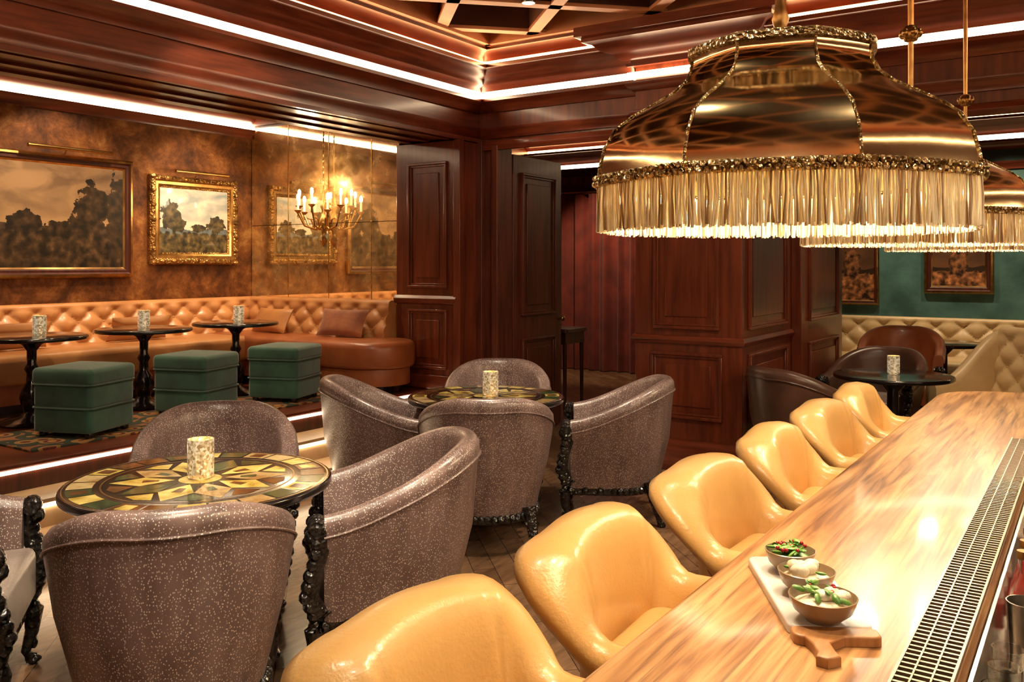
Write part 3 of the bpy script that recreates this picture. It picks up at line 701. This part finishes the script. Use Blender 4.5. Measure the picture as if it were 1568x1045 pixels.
bt=mb.build('bitters_bottle',(-.126,2.02,.7405)); instance(bt,'bitters_bottle',(-.126,2.10,.7405),1); instance(bt,'bitters_bottle',(-.126,2.20,.7405),1)
mb=MB(); mb.openlathe([(0.001,0),(.030,0),(.036,.13),(.034,.13),(.028,.006),(0.001,.006)],24,steel); mb.build('steel_shaker_tin',(-.112,1.90,.7405))
mb=MB(); Mo=T(-.435,1.60,0,atan2(-.87,.5))
mb.slab(rrect(-.19,.155,-.068,.068,.02),.9006,.916,.005,marble_w,Mo)
mb.slab(rrect(.152,.192,-.068,.068,.012),.9006,.9165,.004,boardwood,Mo)
h=[(.185,-.055),(.215,-.048),(.245,-.048),(.262,-.055),(.272,-.04),(.262,-.018),(.245,-.02),(.215,-.02),(.19,0.01)]
mb.slab(h,.9006,.9165,.004,boardwood,Mo)
mb.build('serving_board')
def bowl(kind,r):
    m=MB(); m.openlathe([(.001,0),(r*.5,0),(r*.55,.004),(r*.85,.018),(r,.040),(r*.96,.041),(r*.8,.02),(.001,.012)],28,bowl_m)
    rnd=random.Random(kind)
    m.lathe([(r*.85,.026),(r*.5,.034),(.001,.036)],18,cream_m if kind!=0 else leaf_m)
    if kind==1:
        for k in range(7):
            a=rnd.random()*6.28;q=rnd.random()*r*.5; m.ell((q*cos(a),q*sin(a),.042),(.017,.014,.012),cream_m,T(0,0,0,rnd.random()*3))
        for k in range(5):
            a=rnd.random()*6.28; m.ell((r*.6*cos(a),r*.6*sin(a),.042),(.010,.005,.003),leaf_m,None,8,5)
    else:
        for k in range(34 if kind==0 else 16):
            a=rnd.random()*6.28;q=rnd.random()*r*.75
            m.ell((0,0,0),(.012,.006,.003),leaf_m,T(q*cos(a),q*sin(a),.040+.008*rnd.random(),rnd.random()*6,rnd.uniform(-.8,.8),rnd.uniform(-.8,.8)),8,4)
        for k in range(16 if kind==0 else 4):
            a=rnd.random()*6.28;q=rnd.random()*r*.7; m.ell((q*cos(a),q*sin(a),.047),.004,redveg,None,7,5)
        if kind==2:
            for k in range(6):
                a=rnd.random()*6.28;q=rnd.random()*r*.6; m.ell((q*cos(a),q*sin(a),.041),(.014,.012,.008),cream_m)
    return m
bowl(0,.047).build('salad_bowl',(-.49,1.69,.9162)); bowl(1,.050).build('burrata_bowl',(-.434,1.595,.9162)); bowl(2,.055).build('salad_bowl',(-.378,1.487,.9162))

# ------------------------------------------------------------ pendant lamps
def add_light(kind,name,loc,energy,color=(1,.72,.42),parent=None,size=.05):
    l=bpy.data.lights.new(name,kind); l.energy=energy; l.color=color; l.shadow_soft_size=size
    o=bpy.data.objects.new(name,l); bpy.context.collection.objects.link(o); o.location=loc
    if parent: o.parent=parent
    return o
def lampshade():
    m=MB(); k=1/cos(pi/8)*.985; ph=pi/8; S=.935
    pr=[(.388,0),(.384,.03),(.374,.07),(.352,.108),(.318,.135),(.275,.160),(.232,.185),(.205,.208),(.192,.232),(.188,.255),(.192,.272)]
    vo=[(r*k*S,z) for r,z in pr]
    inner=[(r-.006,z) for r,z in vo]
    for P,fl in ((vo,False),(inner,True)):
        for i in range(8):
            a0=2*pi*i/8+ph; a1=2*pi*(i+1)/8+ph; vs=[];fs=[]
            for r,z in P:
                for t in (0,.25,.5,.75,1):
                    x=(1-t)*r*cos(a0)+t*r*cos(a1); y=(1-t)*r*sin(a0)+t*r*sin(a1)
                    b_=1+.035*4*t*(1-t); vs.append((x*b_,y*b_,z))
            for j in range(len(P)-1):
                for q in range(4):
                    f=(j*5+q,j*5+q+1,(j+1)*5+q+1,(j+1)*5+q); fs.append(f[::-1] if fl else f)
            m.add(vs,fs,brass,True)
    for i in range(8):
        a=2*pi*i/8+ph; m.tube([((r+.001)*cos(a),(r+.001)*sin(a),z) for r,z in vo],.003,6,brasstrim)
    R0=vo[0][0]; Rt=vo[-1][0]
    def band(R,z0,z1,out=.006):
        pts=[]
        for i in range(8):
            a0=2*pi*i/8+ph;a1=a0+2*pi/8
            for t in (0,.25,.5,.75):
                x=(1-t)*R*cos(a0)+t*R*cos(a1); y=(1-t)*R*sin(a0)+t*R*sin(a1); b_=1+.035*4*t*(1-t)
                pts.append((x*b_,y*b_))
        secs=[]
        for px,py in pts+[pts[0]]:
            l=sqrt(px*px+py*py); ux,uy=px/l,py/l
            secs.append([(px-ux*.002,py-uy*.002,z0),(px+ux*out,py+uy*out,z0+.004),(px+ux*out,py+uy*out,z1-.004),(px-ux*.002,py-uy*.002,z1)])
        m.loft(secs,brasstrim,smooth=False,caps=False)
        return pts
    pts=band(R0,-.012,.012,.006); band(Rt,.260,.282,.006)
    P=pts+[pts[0]]
    for zz in (-.006,.006):
      for i in range(len(P)-1):
        a=Vector(P[i]);b_=Vector(P[i+1]); L=(b_-a).length; nn=max(1,int(L/.013))
        for q in range(nn):
            p=a.lerp(b_,(q+(.5 if zz>0 else 0))/nn)*1.018; m.ell((p.x,p.y,zz),(.0065,.0065,.0065),brasstrim,None,6,4)
    capv=[(Rt,.279),(Rt*.9,.284),(Rt*.55,.288),(.03,.292)]
    m.lathe(capv,8,brass,None,False,ph)
    m.lathe([(.035,.29),(.03,.31),(.012,.325),(.018,.345),(.012,.365),(.010,.40)],14,goldflat)
    rnd=random.Random(7)
    data={0:([],[]),1:([],[])}
    for layer,(off,step,rad) in enumerate(((.001,.0062,.0017),(-.005,.0050,.0016),(-.011,.0048,.0016))):
        for i in range(len(P)-1):
            a=Vector(P[i]);b_=Vector(P[i+1]); L=(b_-a).length; nn=max(1,int(L/step))
            for q in range(nn):
                p=a.lerp(b_,(q+rnd.random()*.5)/nn); l=p.length; p=p*((l+off)/l)
                ln=.092+rnd.uniform(-.003,.005)
                vs,fs=data[1 if rnd.random()<(.30 if layer<2 else .1) else 0]
                o=len(vs)
                jx,jy=rnd.uniform(-.003,.003),rnd.uniform(-.003,.003); jx2,jy2=rnd.uniform(-.004,.004),rnd.uniform(-.004,.004)
                for z,dx,dy,r2 in ((-.010,0,0,rad),(-.045,jx,jy,rad),(-.010-ln,jx2,jy2,rad*1.3)):
                    for g in range(4):
                        t=2*pi*g/4; vs.append((p.x+dx+r2*cos(t),p.y+dy+r2*sin(t),z))
                for s_ in range(2):
                    for g in range(4):
                        k2=(g+1)%4; fs.append((o+s_*4+g,o+s_*4+k2,o+(s_+1)*4+k2,o+(s_+1)*4+g))
    m.add(*data[0],fringe,True); m.add(*data[1],fringe_d,True)
    return m
shade=lampshade(); sh0=None
for i,y in enumerate((1.86,3.40,4.94)):
    e=bpy.data.objects.new('pendant_lamp',None); bpy.context.collection.objects.link(e); e.location=(-.56,y,1.672)
    if sh0 is None: sh0=shade.build('shade',(0,0,0),radians(14),parent=e)
    else:
        s=bpy.data.objects.new('shade',sh0.data); bpy.context.collection.objects.link(s); s.parent=e; s.rotation_euler=(0,0,radians(14))
    r=MB(); r.lathe([(.009,.38),(.009,.62),(.022,.625),(.03,.65),(.022,.675),(.010,.68),(.010,1.55),(.06,1.58),(.07,1.595)],14,goldflat)
    for k in range(6):
        a=k*pi/3; r.ell((.028*cos(a),.028*sin(a),.65),(.012,.012,.018),goldflat,None,8,6)
    for bx in (-.12,.12):
        r.tube([(0,0,.29),(0,0,.20),(bx*.6,0,.15),(bx,0,.14)],.006,8,goldflat); r.ell((bx,0,.105),(.03,.03,.035),candle_m,None,12,8)
    r.build('stem',parent=e)
    for bx in (-.13,.13): add_light('POINT','bulb',(bx,bx*.3,.02),20,(1,.85,.62),e,.06)

# ------------------------------------------------------------ paintings
def painting(name,w,h,mat,fw,loc,rot,light=True,ornate=True):
    m=MB(); hw,hh=w/2,h/2
    pr=[(0,0),(0,-.03),(.012,-.045),(fw*.35,-.05),(fw*.5,-.035),(fw*.72,-.035),(fw*.85,-.025),(fw,-.015),(fw,0)]
    rings=[]
    for o_,n_ in pr: rings.append([(-hw+o_,n_,-hh+o_),(hw-o_,n_,-hh+o_),(hw-o_,n_,hh-o_),(-hw+o_,n_,hh-o_)])
    g=gold if ornate else goldflat
    for i in range(len(rings)-1): m.loft([rings[i],rings[i+1]],(g if i not in(4,5) else goldflat) if ornate else (wooddark if i in (3,4,5) else goldflat),smooth=False,caps=False)
    m.add([(-hw+fw*.9,-.014,-hh+fw*.9),(hw-fw*.9,-.014,-hh+fw*.9),(hw-fw*.9,-.014,hh-fw*.9),(-hw+fw*.9,-.014,hh-fw*.9)],[(0,1,2,3)],mat)
    m.box(-hw+.01,hw-.01,-.006,0,-hh+.01,hh-.01,wooddark)
    if ornate:
        for (x,z) in [(s*hw*k,t*(hh-fw*.25)) for s in(-1,1) for t in(-1,1) for k in(0,.25,.5,.75)]+[(s*(hw-fw*.25),t*hh*k) for s in(-1,1) for t in(-1,1) for k in(0,.33,.66,.96)]:
            m.ell((x,-.048,z),(.028,.014,.022),gold,None,8,5)
    if light:
        lw=min(.7,w*.6)
        m.tube([(-lw/2,-.13,hh+.035),(lw/2,-.13,hh+.035)],.017,12,goldflat)
        m.tube([(0,-.005,hh-.02),(0,-.05,hh+.04),(0,-.13,hh+.05)],.006,8,goldflat)
    return m.build(name,loc,rot)
p1=landscape('landscape_dusk',[(.50,.15,.30,.52),(.35,-.1,.3,.3),(-.62,-.15,.26,.22),(-.05,-.25,.3,.16),(.95,-.1,.25,.9)],-.30,(.14,.08,.045),(.30,.18,.09),(.06,.032,.013),.5,.42,(.010,.007,.004),glow=(.46,.28,.13))
p2=landscape('landscape_day',[(-.66,.15,.26,.42),(-.5,-.1,.25,.25),(.62,-.10,.26,.24),(.1,-.22,.2,.12)],-.38,(.30,.38,.40),(.80,.74,.62),(.12,.085,.03),.38,.3,(.016,.014,.007),glow=(.85,.75,.55))
R90=radians(90)
painting('landscape_painting',1.20,1.0,p1,.085,(-6.995,3.93,1.89),R90,ornate=False)
painting('landscape_painting',.95,.80,p2,.11,(-6.995,5.17,1.90),R90)
p3=landscape('portrait_dark',[(0,0,.3,.5)],-.3,(.06,.03,.015),(.14,.06,.025),(.35,.14,.05),.3,.4,(.02,.008,.004))
painting('portrait_painting',.62,1.0,p3,.06,(-2.50,11.199,1.51),0,light=False,ornate=False)
painting('still_life_painting',.72,.75,p3,.09,(-1.34,11.199,1.54),0,light=False,ornate=False)
mb=MB()
mb.lathe([(.005,-.30),(.02,-.27),(.035,-.24),(.015,-.20),(.02,-.15),(.05,-.11),(.055,-.06),(.03,-.02),(.015,.03),(.03,.07),(.012,.12),(.008,.22)],16,goldflat,T(0,-.06,0))
for k in range(6):
    a=radians(-180+36*k); cx,cy=cos(a),sin(a)
    ra=.25 if k%2==0 else .22; ze=.03 if k%2==0 else .08
    P=[(0,-.06,-.08),(cx*ra*.35,-.06+cy*ra*.35,-.14),(cx*ra*.75,-.06+cy*ra*.75,-.11),(cx*ra,-.06+cy*ra,ze-.03)]
    mb.tube(P,[.011,.009,.008,.010],8,goldflat); c=P[-1]
    mb.tube([P[1],(cx*ra*.5,-.06+cy*ra*.5,-.05),(cx*ra*.65,-.06+cy*ra*.65,-.04)],.006,6,goldflat)
    mb.lathe([(.008,-.02),(.03,0),(.034,.008),(.012,.012)],12,goldflat,T(c[0],c[1],c[2]+.02))
    mb.lathe([(.010,0),(.010,.09),(.006,.093)],10,candle_m,T(c[0],c[1],c[2]+.03))
    mb.ell((c[0],c[1],c[2]+.145),(.014,.014,.034),flame_m,None,8,6)
    mb.ell((c[0],c[1],c[2]-.03),(.010,.010,.018),glass,None,8,6)
for k in range(16): mb.ell((0,-.06,.24+k*.055),(.010,.006,.030) if k%2 else (.006,.010,.030),goldflat,None,8,6)
mb.lathe([(.05,1.10),(.045,1.125),(.02,1.14)],14,goldflat,T(0,-.06,0)); mb.tube([(0,-.06,1.05),(0,-.06,1.235)],.006,6,goldflat); mb.tube([(0,-.06,.10),(0,-.005,.10)],.012,8,goldflat)
sc=mb.build('candle_chandelier',(-5.93,5.835,1.96)); 
add_light('POINT','glow',(0,-.2,.3),12,(1,.72,.40),sc,.02)

# ------------------------------------------------------------ far dining set
mb=MB(); mb.slab(circ(.40,48),.69,.72,.01,black,rb=.01); mb.lathe([(.24,0),(.24,.02),(.06,.05),(.04,.1),(.04,.6),(.12,.69)],24,black); rt=mb.build('round_pedestal_table',(-1.22,6.70,0))
instance(vs_,'candle_votive',(-1.22,6.72,.7205),0)
instance(rt,'round_pedestal_table',(-1.3,9.7,0),0)
cd=barrel(M_('espresso_leather',(.06,.028,.018),(.10,.045,.03),scale=5,rough=.3),shag_l,blackwood).build('leather_tub_chair',(-1.66,5.98,0),radians(-30))
instance(cd,'leather_tub_chair',(-1.47,7.42,0),radians(170))
ob=barrel(leather_r,leather_r,blackwood,htop=.92).build('russet_tub_chair',(-1.50,8.6,0),radians(185))
cc=MB(); tufted(cc,WM(-.33,-.40,1,0,0,1),.66,.40,.98,leather_c,s=.11,t=.10,dep=.04)
for sx in (-1,1):
    secs=[]
    for k in range(14):
        q=k/13; y=-.38+.70*q; zt=.98-.38*smooth(q*1.15)
        secs.append([(sx*.31,y,.2),(sx*.41,y,.2),(sx*.43,y,zt-.06),(sx*.415,y,zt-.015),(sx*.38,y,zt),(sx*.34,y,zt-.01),(sx*.315,y,zt-.06)])
    cc.loft(secs,leather_c)
cc.slab(rrect(-.31,.31,-.30,.34,.05),.22,.46,.05,leather_c,rb=.02)
for sx in (-1,1):
    for sy in (-.32,.28): cc.tube([(sx*.33,sy,.22),(sx*.35,sy*1.05,0)],[.025,.015],8,black)
co=cc.build('tufted_club_chair',(-.60,7.5,0),radians(140)); instance(co,'tufted_club_chair',(-.40,8.6,0),radians(110))

# ------------------------------------------------------------ spotlights
K=.66
def spot(x,y,target,e,ang=50,size=.04,col=(1,.83,.60),z=3.24,bl=.5,name='ceiling_spotlight',top=.30):
    m=MB(); m.lathe([(.045,.02),(.05,.04),(.05,top)],16,black); o=m.build(name,(x,y,z))
    d=Vector(target)-Vector((x,y,z))
    l=bpy.data.lights.new('beam','SPOT'); l.energy=e*K; l.color=col; l.spot_size=radians(ang); l.spot_blend=bl; l.shadow_soft_size=size
    lo=bpy.data.objects.new('beam',l); bpy.context.collection.objects.link(lo); lo.parent=o; lo.location=(0,0,0); lo.rotation_euler=d.to_track_quat('-Z','Y').to_euler()
spot(-2.6,1.9,(-2.75,2.05,.7),400,52); spot(-1.3,1.2,(-2.2,1.6,.7),400,48)
spot(-2.9,4.1,(-3.05,4.3,.7),420,52); spot(-1.6,3.0,(-2.3,2.9,.6),340,48)
spot(-1.3,4.6,(-2.4,4.7,.6),260,46); spot(-.9,.5,(-2.2,1.5,.5),190,42)  # second spot is added front fill for the near chair's back
for y in (1.5,2.9,4.3): spot(-1.0,y,(-1.0,y+.1,.8),165,52)
spot(.3,1.2,(-.35,1.5,.9),150,50); spot(.1,3.4,(-.4,3.4,.9),70,50)
spot(-3.4,3.2,(-5.6,3.9,.9),130,60)
spot(-1.2,3.9,(-2.5,6.2,1.4),190,60); spot(-1.0,.2,(-3.5,.6,1.5),90,110)  # second, wide spot is added ambient fill, not a known fixture
spot(-2.0,1.0,(-4.4,2.2,2.6),110,110); spot(-3.2,5.0,(-4.2,6.8,1.3),60,50)  # both added: wide ambient fill, then a beam to brighten the door
def spot2(x,y,z,target,e,ang): spot(x,y,target,e,ang,.04,(1,.74,.47),z-.05,.6,'recessed_downlight',.049)
for y in (2.4,3.5,4.6): spot2(-6.3,y,3.2,(-6.6,y+.2,.9),145,76)
spot2(-5.8,5.2,3.2,(-5.8,5.5,.9),135,80); spot2(-5.9,3.9,3.2,(-7.0,3.9,1.9),200,62); spot2(-5.9,5.0,3.2,(-7.0,5.2,1.9),200,56)
for y in (2.9,3.8,4.6): spot2(-5.3,y,3.2,(-5.25,y,.9),75,55)
for x in (-2.2,-.8,.6): spot2(x,10.3,3.3,(x,11.1,1.2),210,75)
spot2(-1.2,7.4,3.3,(-1.1,7.3,.7),200,75); spot2(-3.6,9.0,3.3,(-3.6,9.0,0),70,80); spot2(-5.4,9.8,3.3,(-5.4,11,1.2),330,80)

w=bpy.data.worlds.new('world'); bpy.context.scene.world=w; w.use_nodes=True
w.node_tree.nodes['Background'].inputs[0].default_value=(1,.6,.35,1); w.node_tree.nodes['Background'].inputs[1].default_value=.02
cam=bpy.data.cameras.new('camera'); co_=bpy.data.objects.new('camera',cam); bpy.context.collection.objects.link(co_)
co_.location=(0,0,H); co_.rotation_euler=(radians(90),0,radians(33.69)); cam.sensor_width=36; cam.lens=1350/1568*36; cam.shift_y=-117.5/1568; cam.clip_start=.05
bpy.context.scene.camera=co_
sc_=bpy.context.scene
sc_.view_settings.view_transform='Standard'
sc_.view_settings.exposure=0.0
